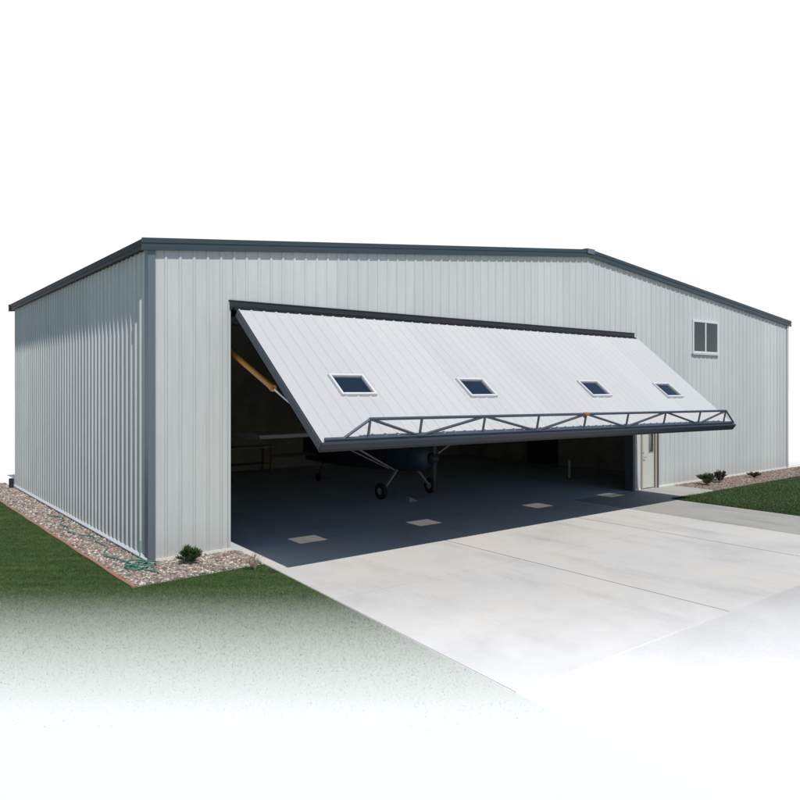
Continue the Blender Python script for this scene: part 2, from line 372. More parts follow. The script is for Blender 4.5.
# man door
md = thing('entry_door', None, None); md.parent = hangar; md.location = ((MDX0+MDX1)/2, 0, 0)
for k in ('label', 'category'):
    if k in md: del md[k]
bpy.data.objects.remove(md)
dw = MDX1-MDX0
bm = bmesh.new(); dl, dr = -dw/2+.06, dw/2-.13; gz0, gz1 = 1.12, 1.86; gx0, gx1 = .02, dr-.05
for a, b in (((dl, .02, .03), (gx0, .065, MDZ-.05)), ((gx1, .02, .03), (dr, .065, MDZ-.05)), ((gx0, .02, .03), (gx1, .065, gz0)), ((gx0, .02, gz1), (gx1, .065, MDZ-.05))): box(bm, a, b)
md = P('entry_door', bm, M['cream'], loc=((MDX0+MDX1)/2, 0, 0))
bm = bmesh.new(); box(bm, (gx0, .038, gz0), (gx1, .044, gz1)); obj('pane', bm, M['glass'], md)
bm = bmesh.new()
for a, b in (((gx0-.018,.008,gz0-.018),(gx0+.004,.02,gz1+.018)), ((gx1-.004,.008,gz0-.018),(gx1+.018,.02,gz1+.018)), ((gx0,.008,gz1-.004),(gx1,.02,gz1+.018)), ((gx0,.008,gz0-.018),(gx1,.02,gz0+.004))): box(bm, a, b)
obj('pane_frame', bm, M['tan'], md)
bm = bmesh.new(); tube(bm, [(dl+.06, .02, .98), (dl+.06, -.045, .98)], .012); tube(bm, [(dl+.06, -.045, .98), (dl+.17, -.045, .98)], .01); obj('handle', bm, M['chrome'], md); bm = bmesh.new(); tube(bm, [(dl+.06,.02,1.12),(dl+.06,-.01,1.12)], .026); obj('lock', bm, M['chrome'], md)
bm = bmesh.new(); box(bm, (-dw/2-.02, -.03, .0), (-dw/2+.05, T, MDZ+.03)); obj('frame', bm, M['tan'], md)
bm = bmesh.new(); box(bm, (dw/2-.12, -.03, .0), (dw/2-.03, T, MDZ+.03)); obj('frame', bm, M['tan'], md)
bm = bmesh.new(); box(bm, (dw/2-.028, -.045, .0), (dw/2+.045, T, MDZ+.05)); obj('frame', bm, M['steel'], md)
bm = bmesh.new(); box(bm, (-dw/2+.05, -.028, MDZ-.05), (dw/2-.12, T, MDZ+.03)); obj('frame', bm, M['tan'], md)

# ------------------------------------------------------------------ the tilted hangar door
hinge = Vector((0, -.075*H, 1.478*H)); bl = Vector((0, -1.045*H, .742*H)); br = Vector((0, -1.035*H, .700*H))
DX0, DX1 = OX0+.07, OX1+.012
u = (Vector((0, -1.040*H, .721*H))-hinge); DL = u.length; u.normalize()
n = Vector((0, u.z, -u.y)); n = n if n.z > 0 else -n; n.x = 0
# local frame of the door: x along the hangar, y = down the slope (u), z = outward normal (n); origin at hinge, left end
twist = math.atan2(.042*H, DX1-DX0)*0.9            # the door hangs a little lower at its right end
Rm = Matrix(((1,0,0),(0,u.y,n.y),(0,u.z,n.z))).to_4x4()
Rm = Matrix.Translation((DX0, hinge.y, hinge.z)) @ Rm
DWD = DX1-DX0
wins = [(.984, .805), (1.978, .822), (3.252, .822), (4.262, .835)]
FW, FH = .75, .59
dh = []
for wx, wy in wins: dh.append(((wx-.03)*H-DX0-FW/2+.05, (wx-.03)*H-DX0+FW/2-.05, (wy-.042)*H-FH/2+.05-.06, (wy-.042)*H+FH/2-.05-.06))
bm = bmesh.new()
# left-handed check is not needed: faces are rendered from both sides
def slope(x): return DL + 0*x
ribbed(bm, (0,0,0), (1,0,0), (0,1,0), (0,0,1), 0, DWD, -.03, DL, phase=.282-DX0+PITCH*8, holes=dh, hgt=.016)
door = P('hangar_door', bm, M['door']); door.matrix_basis = Rm
# small twist by shearing the mesh itself (right end lower)
def twist_mesh(o):
    for v in o.data.vertices: v.co.z -= .040*H*(v.co.x/DWD)*(v.co.y/DL)
twist_mesh(door)
def S(name, bm, m, tw=True, **k):
    o = obj(name, bm, m, door, **k)
    if tw: twist_mesh(o)
    return o
bm = bmesh.new()   # inner skin with the same window holes
xs = sorted({.03, DWD-.03, *[h[0] for h in dh], *[h[1] for h in dh]})
for a, b in zip(xs, xs[1:]):
    hh = [h for h in dh if h[0]-1e-6 <= (a+b)/2 <= h[1]+1e-6]
    for y0, y1 in ([(0, hh[0][2]), (hh[0][3], DL-.02)] if hh else [(0, DL-.02)]):
        bm.faces.new([bm.verts.new(v) for v in ((a,y0,-.10),(b,y0,-.10),(b,y1,-.10),(a,y1,-.10))])
S('inner_skin', bm, M['steel'])
for x0 in (-.02, DWD-.10):
    bm = bmesh.new(); box(bm, (x0, -.02, -.135), (x0+.12, DL, -.004)); S('side_frame', bm, M['steel'])
bm = bmesh.new()
for x in np.arange(1.2, DWD-.5, 1.45):
    if all(not (h[0]-.1 < x < h[1]+.1) for h in dh): box(bm, (x-.04, .05, -.20), (x+.04, DL-.05, -.104))
for y in (.12, DL*.38, DL-.42): box(bm, (.11, y-.05, -.19), (DWD-.11, y+.05, -.103))
S('frame_member', bm, M['steel'])
bm = bmesh.new(); box(bm, (-.03, DL-.01, -.075), (DWD+.02, DL+.040, .030)); S('bottom_beam', bm, M['beam'])
bm = bmesh.new(); box(bm, (-.03, DL-.005, -.135), (DWD+.03, DL+.035, -.077)); S('rubber_seal', bm, M['dark'])
bm = bmesh.new()
box(bm, (.1, DL-.055, .0165), (DWD-.1, DL-.012, .029)); S('drip_strip', bm, M['steel_dark'])
# windows
wm = None
for (a, b, c, d) in dh:
    cx_, cy_ = (a+b)/2, (c+d)/2; dz = -.040*H*(cx_/DWD)*(cy_/DL)
    if wm is None:
        bm = bmesh.new()
        for p0, p1 in (((-FW/2,-FH/2,-.105),(-FW/2+.048,FH/2,.058)), ((FW/2-.048,-FH/2,-.105),(FW/2,FH/2,.058)), ((-FW/2+.048,-FH/2,-.105),(FW/2-.048,-FH/2+.048,.058)), ((-FW/2+.048,FH/2-.048,-.105),(FW/2-.048,FH/2,.058))): box(bm, p0, p1, bev=.004)
        w0 = obj('window_frame', bm, M['white'], door); wm = w0.data
        bm = bmesh.new(); box(bm, (-FW/2+.03,-FH/2+.03,.018), (FW/2-.03,FH/2-.03,.024)); g0 = obj('window_pane', bm, M['glass_door'], door); gm = g0.data
    else:
        w0 = w0.copy(); COL.objects.link(w0); w0.parent = door; g0 = g0.copy(); COL.objects.link(g0); g0.parent = door
    w0.location = g0.location = (cx_, cy_, dz)
# truss standing off the outer face along the bottom edge
vx = [.80, 1.156, 1.651, 2.14, 2.627, 3.12, 3.611, 4.12, 4.53]; vx = [v*H-DX0 for v in vx]
xa, xb = .640*H-DX0, DX1-DX0-.02; yb = DL-.05; TZ = .108*H; yt = yb-.045*H
Bp = lambda x: (x, yb, .045); Tp = lambda x: (x, yt, TZ)
bm = bmesh.new(); bar(bm, Tp(vx[0]-.02), Tp(vx[-1]+.02), .038, .038, (0,0,1)); bar(bm, (0.05, yb, .045), (DWD-.02, yb, .045), .05, .045)
S('truss_chord', bm, M['steel'])
bm = bmesh.new(); 
for x in vx: bar(bm, Bp(x), Tp(x), .032)
seq = [Bp(xa), Tp(vx[0]), Bp(vx[1]), Tp(vx[2]), Bp(vx[3]), Tp(vx[4]), Bp(vx[5]), Tp(vx[6]), Bp(vx[7]), Tp(vx[8]), Bp(xb)]
for a, b in zip(seq, seq[1:]): bar(bm, a, b, .036)
for x in vx[1::2]: box(bm, (x-.06, yb-.03, .065), (x+.06, yb+.03, .082))
S('truss_web', bm, M['steel'])
bm = bmesh.new(); x = vx[4]; box(bm, (x-.09, yt-.03, TZ-.01), (x+.09, yt+.03, TZ+.030), bev=.01); box(bm, (x-.03, yt-.02, TZ-.09), (x+.03, yt+.02, TZ-.01)); S('door_latch', bm, mat('rust_orange', (.30,.13,.05), .6), tw=True)
# hinge lugs under the header
for x in np.linspace(.4, DWD-.4, 9):
    bm = bmesh.new(); box(bm, (x-.05, -.10, -.08), (x+.05, .03, -.01)); S('hinge', bm, M['steel_dark'])
bm = bmesh.new(); inv_ = Rm.inverted()      # rubber strip closing the gap between header and door
vv = [inv_ @ Vector(p) for p in ((DX0-.04, -.04, OZ-.08), (DX1+.04, -.04, OZ-.08))] + [Vector((DWD+.02, .02, -.02)), Vector((-.02, .02, -.02))]
bm.faces.new([bm.verts.new(v) for v in vv]); bmesh.ops.solidify(bm, geom=bm.faces[:], thickness=.012); S('hinge_seal', bm, M['dark'], tw=False)
# hydraulic rams (left in view, right its twin)
for x in (.552*H, OX1-.07*H):
    a = Vector((x, .34*H, 1.325*H)); c = Vector((x, -.445*H, 1.005*H)); d_ = (c-a).normalized(); e = c + d_*.245*H
    inv = Rm.inverted(); L3 = lambda p: inv @ p
    bm = bmesh.new(); tube(bm, [L3(a), L3(c)], .052, 14); tube(bm, [L3(c-d_*.05), L3(c+d_*.02)], .062, 14); obj('hydraulic_ram', bm, M['orange'], door, smooth=False)
    bm = bmesh.new(); tube(bm, [L3(c), L3(e)], .021, 10); obj('piston_rod', bm, M['chrome'], door)

# ------------------------------------------------------------------ ground
def setting(name, bm, m, kind='structure'): o = obj(name, bm, m); o['kind'] = kind; return o
bm = bmesh.new(); bmesh.ops.create_grid(bm, x_segments=8, y_segments=8, size=900); bmesh.ops.translate(bm, verts=bm.verts, vec=(0,0,-.009)); setting('ground', bm, M['ground'])
bm = bmesh.new(); box(bm, (.0, .0, -.068), (W, D, .0)); setting('hangar_floor', bm, M['floor'])
# apron: flared left edge
def slab(bm, pts, z0=-.066, z1=0.):
    t = [bm.verts.new((x*H, y*H, z1)) for x, y in pts]; b = [bm.verts.new((x*H, y*H, z0)) for x, y in pts]
    bm.faces.new(t); k = len(pts)
    for i in range(k): bm.faces.new((t[i], b[i], b[(i+1)%k], t[(i+1)%k]))
    bmesh.ops.recalc_face_normals(bm, faces=bm.faces[:])
xl = lambda y: .545 + .075*y*(1.0)      # left edge of the slab in eye heights
J1, J2 = -1.25, -2.50; g = .0045
cols = [None, 1.75, 3.12, 3.79]
bm = bmesh.new()
for (ya, yb_) in ((-.0015, J1+g), (J1-g, J2)):
    xsn = [xl(ya), 1.75, 3.12, 3.79]; xsf = [xl(yb_), 1.75, 3.12, 3.79]
    for i in range(3):
        a0 = xsn[i]+(g if i else 0); a1 = xsn[i+1]-g; b0 = xsf[i]+(g if i else 0); b1 = xsf[i+1]-g
        slab(bm, [(b0, yb_), (b1, yb_), (a1, ya), (a0, ya)])
setting('concrete_apron', bm, M['apron'])
bm = bmesh.new(); slab(bm, [(xl(J2)+.01, J2+.01), (3.785, J2+.01), (3.785, -.003), (xl(0)+.01, -.003)], -.065, -.012); setting('apron_joint', bm, M['joint'])
bm = bmesh.new(); slab(bm, [(3.792, J2), (4.50, J2), (4.545, -.55), (4.62, -.50), (5.30,-.44), (5.42,-.30), (5.40,-.008), (3.792, -.0015)]); setting('side_path', bm, M['apron_grey'])
# lawns
def in_left(x, y):   # x,y arrays in metres
    X, Y = x/H, y/H
    slabedge = X < .545+.075*Y-.012
    bed = ((X > -.232 - .010*(Y+.45)) & (Y > -.452 + .055*(X+.23)) & (X < .47)) | ((Y > -.45) & (X > -.24) & (X < 0.6)&(X>.43)&(Y>-.41))
    return slabedge & ~bed & (Y < 9) & (X > -9) & (Y > -4.4)
def in_right(x, y):
    X, Y = x/H, y/H
    return (X > 4.56-.02*(Y+.55)*0+.0) & (Y < -.50 + .012*(X-4.6)) & (Y > -2.5) & (X < 11)
M['lawn'] = mat('lawn_turf', (.05,.08,.03), .95, 0, .1)
_m = M['lawn']; _v = coords(_m)
gcol = ramp(_m, noi(_m, _v, 5, 6, .7), [(.3, (.036,.066,.020)), (.52, (.052,.095,.030)), (.75, (.082,.118,.045))])
_sx = nd(_m, 'ShaderNodeSeparateXYZ'); lk(_m, _v, _sx.inputs[0])
_a = nd(_m, 'ShaderNodeMath', operation='MULTIPLY'); lk(_m, _sx.outputs['X'], _a.inputs[0]); _a.inputs[1].default_value = FWD.x
_b = nd(_m, 'ShaderNodeMath', operation='MULTIPLY_ADD'); lk(_m, _sx.outputs['Y'], _b.inputs[0]); _b.inputs[1].default_value = FWD.y; lk(_m, _a.outputs[0], _b.inputs[2])
_mr = nd(_m, 'ShaderNodeMapRange'); lk(_m, _b.outputs[0], _mr.inputs[0]); _mr.inputs[1].default_value = (2.05-4.115)*H; _mr.inputs[2].default_value = (3.65-4.115)*H; _mr.inputs[3].default_value = -.12; _mr.inputs[4].default_value = 1.12
_n = noi(_m, _v, 26, 8, .85)
_s = nd(_m, 'ShaderNodeMath', operation='SUBTRACT'); lk(_m, _mr.outputs[0], _s.inputs[0])
_n2 = nd(_m, 'ShaderNodeMapRange'); lk(_m, _n, _n2.inputs[0]); _n2.inputs[1].default_value = .34; _n2.inputs[2].default_value = .66; _n2.inputs[3].default_value = -.08; _n2.inputs[4].default_value = .08
lk(_m, _n2.outputs[0], _s.inputs[1])
_st = nd(_m, 'ShaderNodeMapRange'); lk(_m, _s.outputs[0], _st.inputs[0]); _st.inputs[1].default_value = 0; _st.inputs[2].default_value = 1
base(_m, mixc(_m, _st.outputs[0], (.85,.87,.82), gcol)); bump(_m, noi(_m, _v, 60, 4, .8), .5, .02)  # turf colour carries a painted fade to white along the view direction
bm = bmesh.new()
def poly(bm, pts, z): bm.faces.new([bm.verts.new((x*H, y*H, z)) for x, y in pts])
poly(bm, [(-9,-4.6),(.22,-4.6),(xl(-2.5)-.005,-2.5),(xl(-.42)-.005,-.42),(.47,-.415),(-.232,-.452),(-.30,4.6),(-9,4.6)], -.004)
setting('lawn_soil', bm, M['lawn'])
# unseen far lawns left and behind the viewpoint, added to cut ground bounce
bm = bmesh.new(); poly(bm, [(-60,-30),(-9.005,-30),(-9.005,4.6),(-60,30)], -.004)
def Dl(x, d=.85): return (d-4.115-x*.6155)/.788
poly(bm, [(-9,-30),(60,-30),(60,Dl(14)-8),(14,Dl(14)),(-3,Dl(-3)),(-9,-4.7)], -.004)
setting('unseen_far_lawn', bm, M['soil'])
bm = bmesh.new(); poly(bm, [(4.56,-2.5),(11,-2.5),(11,-.42),(4.66,-.50),(4.56,-.56)], -.003)
setting('lawn_soil', bm, M['soil'])

def fade(x, y):
    d = ((x/H)*.6155 + (y/H)*.788 + 4.115)
    nz = np.array([noise.noise((a*.9, b*.9, 3.1)) for a, b in zip(x, y)])
    return np.clip((d-2.05+nz*.10)/(3.65-2.05), 0, 1)
def blades(n, x, y, z0, hmin, hmax, wid, cols, lean=.5):
    h = rng.uniform(hmin, hmax, n)*rng.uniform(.7, 1.2, n); a = rng.uniform(0, 2*np.pi, n); w = wid*rng.uniform(.6, 1.4, n)
    lx, ly = rng.normal(0, lean, n)*h, rng.normal(0, lean, n)*h
    sx, sy = np.cos(a)*w/2, np.sin(a)*w/2
    V = np.empty((n, 5, 3))
    V[:,0] = np.c_[x-sx, y-sy, np.full(n, z0)]; V[:,1] = np.c_[x+sx, y+sy, np.full(n, z0)]
    V[:,2] = np.c_[x+sx*.8+lx*.35, y+sy*.8+ly*.35, z0+h*.6]; V[:,3] = np.c_[x-sx*.8+lx*.35, y-sy*.8+ly*.35, z0+h*.6]
    V[:,4] = np.c_[x+lx, y+ly, z0+h*.95]
    idx = (np.arange(n)*5)[:,None]; F = (idx + np.array([[0,1,2, 0,2,3, 3,2,4]])).ravel()
    c = np.array(cols)[rng.integers(0, len(cols), n)]*rng.uniform(.75, 1.25, (n,1))
    return V.reshape(-1,3), F, np.repeat(c, 5, axis=0)
GR = [(.040,.085,.020), (.055,.105,.028), (.048,.090,.030), (.075,.115,.035), (.105,.125,.055), (.035,.075,.022)]
# left lawn: denser near the viewer's side of the hangar
N0 = 1500000
t = rng.uniform(0, 1, N0); yy = -12 + 34*t**1.35; xx = rng.uniform(-11, 1.9, N0)
# keep what the neighbourhood of the photograph can show
dx, dy = xx-CAM.x, yy-CAM.y; dep = dx*.6155+dy*.788; lat = dx*.788-dy*.6155
keep = in_left(xx, yy) & (dep > 4.0) & (lat/dep > -.80) & (lat/dep < .35); xx, yy = xx[keep], yy[keep]
f = fade(xx, yy); k = rng.uniform(0, 1, len(xx)) < f**1.8; xx, yy = xx[k], yy[k]
n_ = len(xx); print('grass left', n_)
patch = np.array([.7*noise.noise((a*.55, b*.55, 0)) + .9*noise.noise(((a*.788-b*.6155)*.9, (a*.6155+b*.788)*4.5, 5)) + .5*noise.noise((a*5, b*5, 9)) for a, b in zip(xx, yy)])
ff = fade(xx, yy)
V, F, Cc = blades(n_, xx, yy, -.006, .014, .034, .0045, GR, .7); Cc *= np.repeat(1.05+.75*patch, 5)[:,None]; Cc[:,0] *= np.repeat(1+.5*np.clip(patch,0,1), 5)
q = np.repeat(.97*(1-ff)**.85, 5)[:,None]; Cc = Cc*(1-q) + np.array([[.80,.86,.76]])*q      # haze-like whitening painted into the blade tint towards the viewpoint
o = link('lawn_grass', np_mesh('lawn_grass', V, F, 3, Cc), M['leaf']); tag(o, 'mown green lawn left of the slab, thinning out, its tint painted fading to white', 'grass', kind='stuff')
N1 = 110000
xx = 4.56*H + rng.uniform(0, 1, N1)**1.3*12; yy = rng.uniform(-2.5*H, -.35*H, N1); keep = in_right(xx, yy); xx, yy = xx[keep], yy[keep]
V, F, Cc = blades(len(xx), xx, yy, -.010, .03, .06, .009, GR, .5)
patch = np.array([noise.noise((a*.55, b*.55, 0)) for a, b in zip(xx, yy)]); Cc *= np.repeat(1.05+.35*patch, 5)[:,None]
o = link('lawn_grass', np_mesh('lawn_grass', V, F, 3, Cc), M['leaf']); tag(o, 'green lawn on the right of the concrete in front of the wall', 'grass', kind='stuff')

# ------------------------------------------------------------------ planting beds and pebbles
bm = bmesh.new(); poly(bm, [(-.236,-.455),(.472,-.415),(xl(-.41),-.41),(xl(0),-.004),(-.01,-.004),(-.01,4.6),(-.30,4.6)], -.013); setting('gravel_bed', bm, M['bed'])
bm = bmesh.new(); poly(bm, [(5.41,-.505),(11,-.43),(11,-.25),(8.4,-.004),(5.42,-.004)], -.004); setting('soil_bed', bm, M['bed'])
ico = bmesh.new(); bmesh.ops.create_icosphere(ico, subdivisions=1, radius=1); IV = np.array([v.co[:] for v in ico.verts]); IF = np.array([[v.index for v in f.verts] for f in ico.faces]); ico.free()
def stones(xx, yy, z, rmin, rmax, cols):
    n = len(xx); r = rng.uniform(rmin, rmax, n); a = rng.uniform(0, 6.28, n); q = rng.uniform(.6, 1.1, n); fz = rng.uniform(.45, .8, n)
    vv = IV[None]*(1+rng.normal(0, .12, (n, len(IV), 1)))
    X = vv[:,:,0]*r[:,None]; Y = vv[:,:,1]*(r*q)[:,None]; Z = vv[:,:,2]*(r*fz)[:,None]
    V = np.stack([xx[:,None]+X*np.cos(a)[:,None]-Y*np.sin(a)[:,None], yy[:,None]+X*np.sin(a)[:,None]+Y*np.cos(a)[:,None], (z+r*fz*.4)[:,None]+Z], -1)
    F = (np.arange(n)[:,None,None]*len(IV) + IF[None]).ravel()
    c = np.array(cols)[rng.integers(0, len(cols), n)]*rng.uniform(.75, 1.2, (n,1))
    return V.reshape(-1,3), F, np.repeat(c, len(IV), axis=0)
SC = [(.34,.31,.27), (.29,.19,.16), (.17,.15,.14), (.44,.40,.35), (.33,.22,.18), (.12,.11,.11), (.56,.52,.47), (.22,.21,.17), (.37,.25,.20), (.14,.15,.12)]
xa_ = np.r_[rng.uniform(-.28*H, -.05, 15000), rng.uniform(-.22*H, .56*H, 6500)]; ya_ = np.r_[-.45*H + rng.uniform(0, 1, 15000)**1.35*(4.9*H), rng.uniform(-.455*H, -.045, 6500)]
X_, Y_ = xa_/H, ya_/H
kk = (X_ > -.222-.012*(Y_+.45)) & (Y_ > -.438+.055*(X_+.23)) & ~((X_ > -.02) & (Y_ > -.014)) & (X_ < .545+.075*Y_ -.012)
xa_, ya_ = xa_[kk], ya_[kk]; zz = rng.uniform(-.018, .004, len(xa_))
V, F, Cc = stones(xa_, ya_, zz, .016, .040, SC)
o = link('river_pebbles', np_mesh('river_pebbles', V, F, 3, Cc, True), M['stone']); tag(o, 'mixed pink and grey pebbles filling the bed round the left corner', 'pebbles', kind='stuff')
xa_ = rng.uniform(5.45*H, 10.5*H, 5000); ya_ = rng.uniform(-.44*H, -.04, 5000); V, F, Cc = stones(xa_, ya_, np.full(5000, -.01), .012, .035, [(.20,.14,.11), (.27,.19,.15), (.15,.11,.09), (.36,.30,.25)])
o = link('bark_chips', np_mesh('bark_chips', V, F, 3, Cc, True), M['stone']); tag(o, 'brown stony mulch along the foot of the right hand wall', 'mulch', kind='stuff')
# edging strip
bm = bmesh.new(); pts = [(-.238-.012*(y+.45), y) for y in np.linspace(4.4, -.458, 60)]
for (x0,y0),(x1,y1) in zip(pts, pts[1:]): bar(bm, (x0*H+.008*math.sin(y0*9), y0*H, .0), (x1*H+.008*math.sin(y1*9), y1*H+.002, .0), .06, .045)
for k in range(3):
    x0 = -.238 + k*.05; x1 = x0+.048; bar(bm, (x0*H, (-.457+.055*(x0+.238))*H, -.022), (x1*H, (-.457+.055*(x1+.238))*H, -.022), .03, .03)
o = obj('garden_edging', bm, M['edging']); tag(o, 'low red edging strip between the pebble bed and the left lawn', 'edging')
# hose
bm = bmesh.new(); pts = []
for k in range(90):
    s = k/89; y = -.30 + s*2.3; pts.append(((-.11-.035*math.sin(y*6.1)+.02*math.sin(y*15))*H, y*H, .034+.008*math.sin(k*.7)))
lead = [(-.06*H, -.02*H, .42), (-.065*H, -.035*H, .25), (-.08*H, -.05*H, .10)]
coil = []
for k in range(70):
    a = k*.42; r = .13+.05*math.sin(k*.31)+.03*math.sin(k*.83); coil.append((-.085*H+math.cos(a)*r*1.3+.04*math.sin(k*.17), -.10*H+math.sin(a)*r*1.1+.05*math.sin(k*.11), .03+.0012*k+.012*math.sin(k*.9)))
tube(bm, pts[::-1] + coil[:], .013, 7); tube(bm, lead + [coil[-1]], .011, 7)
o = obj('garden_hose', bm, M['hose'], smooth=True); tag(o, 'green garden hose coiled and trailing over the pebbles at the left corner', 'hose')
bm = bmesh.new(); box(bm, (-.02, -.08, 0), (.10, .10, .30), bev=.01); t_ = bm
o = obj('meter_box', bm, M['dark'], loc=(-.16, 4.0*H, -.01)); tag(o, 'small black box at the far foot of the left wall', 'utility box')

# shrubs: short stems with narrow leaves of real size
def shrub(name, label, x, y, r, h, n, cols, seed, cat='shrub', spread=1.0, lw=.012, ll=.09, group=None):
    rg = np.random.default_rng(seed); root = thing(name, label, cat, (x, y, -.01), 0, group)
    bm = bmesh.new(); tips = []
    for k in range(22):
        a = rg.uniform(0, 6.28); t = rg.uniform(.15, 1)*spread; L = h*rg.uniform(.65, 1)
        e = Vector((math.cos(a)*r*t, math.sin(a)*r*t, L*(1-.35*t*t))); m_ = e*.5 + Vector((0,0,.12*h))
        tube(bm, [(0,0,0), m_, e], [.006,.004,.002], 5); tips.append((m_, e))
    obj('stems', bm, M['tan'], root)
    P0 = []; Dd = []
    for k in range(n):
        m_, e = tips[rg.integers(0, len(tips))]; s = rg.uniform(0, 1)
        b0 = Vector((0,0,0)).lerp(m_, .35+s*.65) if rg.uniform() < .3 else m_.lerp(e, s)
        out = Vector((b0.x, b0.y, 0)).normalized() if b0.xy.length > .01 else Vector((0,0,1))
        d_ = (out*.45 + Vector((rg.normal(0,.45), rg.normal(0,.45), rg.uniform(.3,1.2)))).normalized(); P0.append(b0); Dd.append(d_)
    V = np.empty((n,4,3)); 
    for i, (p, d_) in enumerate(zip(P0, Dd)):
        s = d_.cross(Vector(rg.normal(0,1,3))).normalized()*lw*rg.uniform(.6,1.2)/1; L = ll*rg.uniform(.5,1.2)
        V[i] = [p[:], (p+d_*L*.5+s*.5)[:], (p+d_*L)[:], (p+d_*L*.5-s*.5)[:]]
    F = (np.arange(n)[:,None]*4+np.array([[0,1,2,0,2,3]])).ravel()
    c = np.repeat(np.array(cols)[rg.integers(0,len(cols),n)]*rg.uniform(.7,1.3,(n,1)), 4, axis=0)
    link('foliage', np_mesh('foliage', V.reshape(-1,3), F, 3, c), M['leaf'], root)
DG = [(.045,.085,.03), (.06,.11,.035), (.08,.13,.05), (.035,.07,.028)]
shrub('low_shrub', 'bushy dark green shrub in the pebbles by the left corner of the hangar', .165*H, -.175*H, .22, .30, 2600, DG, 1)
shrub('dry_grass_tuft', 'straw coloured dry tuft at the corner of bed, lawn and slab', .41*H, -.50*H, .17, .26, 160, [(.40,.28,.13), (.35,.22,.12), (.14,.18,.07)], 2, 'plant', 1.0, .006, .09)
shrub('low_shrub', 'green leafy plant in the mulch nearest the entry door', 5.72*H, -.21*H, .34, .36, 1500, DG, 3, lw=.02, ll=.11)
shrub('low_shrub', 'dark reddish plant in the mulch under the upstairs window', 6.02*H, -.20*H, .26, .38, 1300, [(.07,.035,.04), (.05,.04,.035), (.05,.07,.03)], 4, lw=.02, ll=.1)
shrub('low_shrub', 'small low plant furthest right in the mulch', 6.72*H, -.22*H, .24, .20, 700, [(.09,.06,.05), (.06,.09,.04)], 5, lw=.02, ll=.09)

# ------------------------------------------------------------------ things inside
# tail wheel aeroplane, local +Y = nose
ap = thing('light_aircraft', 'blue high wing light aeroplane with white wings parked nose out inside the dark hangar', 'aeroplane', (2.747*H, 1.09*H+.15, .004), math.pi+.04)
def loft(bm, secs, n=16, pw=2.6):
    rings = []
    for (y, z, hw, hh) in secs:
        ring = []
        for k in range(n):
            a = 2*math.pi*k/n; c, s = math.cos(a), math.sin(a)
            ring.append(bm.verts.new((hw*math.copysign(abs(c)**(2/pw), c), y, z+hh*math.copysign(abs(s)**(2/pw), s))))
        rings.append(ring)
    for a, b in zip(rings, rings[1:]):
        for k in range(n): bm.faces.new((a[k], a[(k+1)%n], b[(k+1)%n], b[k]))
    bm.faces.new(rings[0]); bm.faces.new(rings[-1][::-1]); bmesh.ops.recalc_face_normals(bm, faces=bm.faces[:])
bm = bmesh.new(); loft(bm, [(-5.0,.75,.05,.10), (-4.0,.85,.16,.22), (-2.6,.98,.32,.36), (-1.3,1.18,.46,.52), (-.3,1.30,.50,.60), (.35,1.28,.50,.56), (.65,1.18,.46,.42), (1.05,1.16,.42,.36), (1.20,1.16,.26,.24)])
fu = obj('fuselage', bm, M['blue'], ap, smooth=True)
bm = bmesh.new(); tube(bm, [(0,1.20,1.16),(0,1.38,1.16),(0,1.47,1.16)], [.16,.12,.02], 14); obj('spinner', bm, M['blue'], ap, smooth=True)
for s in (1, -1):
    bm = bmesh.new(); prism(bm, [(-.09,.0), (-.03,.02), (.0,.025), (.05,.0), (0,-.015)], (1,0,0), (0,1,0), (0,1.34,1.16), (0,1.34,1.16+s*.9)); obj('propeller_blade', bm, M['steel_dark'], ap)
bm = bmesh.new(); foil = [(.75,1.82), (.70,1.90), (.35,1.96), (-.2,1.93), (-.8,1.83), (-.2,1.80), (.4,1.79)]
prism(bm, foil, (0,1,0), (0,0,1), (-5.0,0,.06), (5.0,0,.06)); obj('wing', bm, M['planewhite'], ap)
bm = bmesh.new()
prism(bm, [(-4.2,.88), (-4.5,.91), (-5.1,.90), (-4.5,.86)], (0,1,0), (0,0,1), (-1.5,0,0), (1.5,0,0)); obj('tailplane', bm, M['planewhite'], ap)
bm = bmesh.new(); prism(bm, [(-4.1,.95), (-4.75,2.0), (-5.15,2.0), (-5.2,.80)], (0,1,0), (0,0,1), (-.03,0,0), (.03,0,0)); obj('fin', bm, M['blue'], ap)
bm = bmesh.new(); loft(bm, [(.30,1.72,.40,.12), (.55,1.60,.44,.20), (.82,1.45,.43,.10)]); obj('windscreen', bm, mat('dark_glass', (.02,.025,.03), .08), ap)
for s in (-1, 1):
    bm = bmesh.new(); bar(bm, (s*.45, .15, .78), (s*2.6, .25, 1.86), .06, .035); bar(bm, (s*.45, -.1, .80), (s*2.6, -.55, 1.86), .05, .03); obj('wing_strut', bm, M['planewhite'], ap)
    bm = bmesh.new(); bar(bm, (s*.35, .15, .78), (s*.86, .15, .25), .10, .03); obj('gear_leg', bm, M['planewhite'], ap)
    bm = bmesh.new(); 
    tor = [( .23*math.cos(a), .23*math.sin(a)) for a in np.linspace(0, 2*math.pi, 25)[:-1]]
    wx = s*.92; R, r_ = .155, .075; rings = []
    for i in range(24):
        A = 2*math.pi*i/24; rings.append([bm.verts.new((wx+r_*1.05*math.sin(B), .15+(R+r_*math.cos(B))*math.cos(A), .23+(R+r_*math.cos(B))*math.sin(A))) for B in [2*math.pi*j/10 for j in range(10)]])
    for i in range(24):
        for j in range(10): bm.faces.new((rings[i][j], rings[(i+1)%24][j], rings[(i+1)%24][(j+1)%10], rings[i][(j+1)%10]))
    w_ = obj('wheel', bm, M['rubber'], ap, smooth=True)
    bm = bmesh.new(); tube(bm, [(wx-.05,.15,.23),(wx+.05,.15,.23)], .10, 16); obj('hub', bm, M['planewhite'], w_)
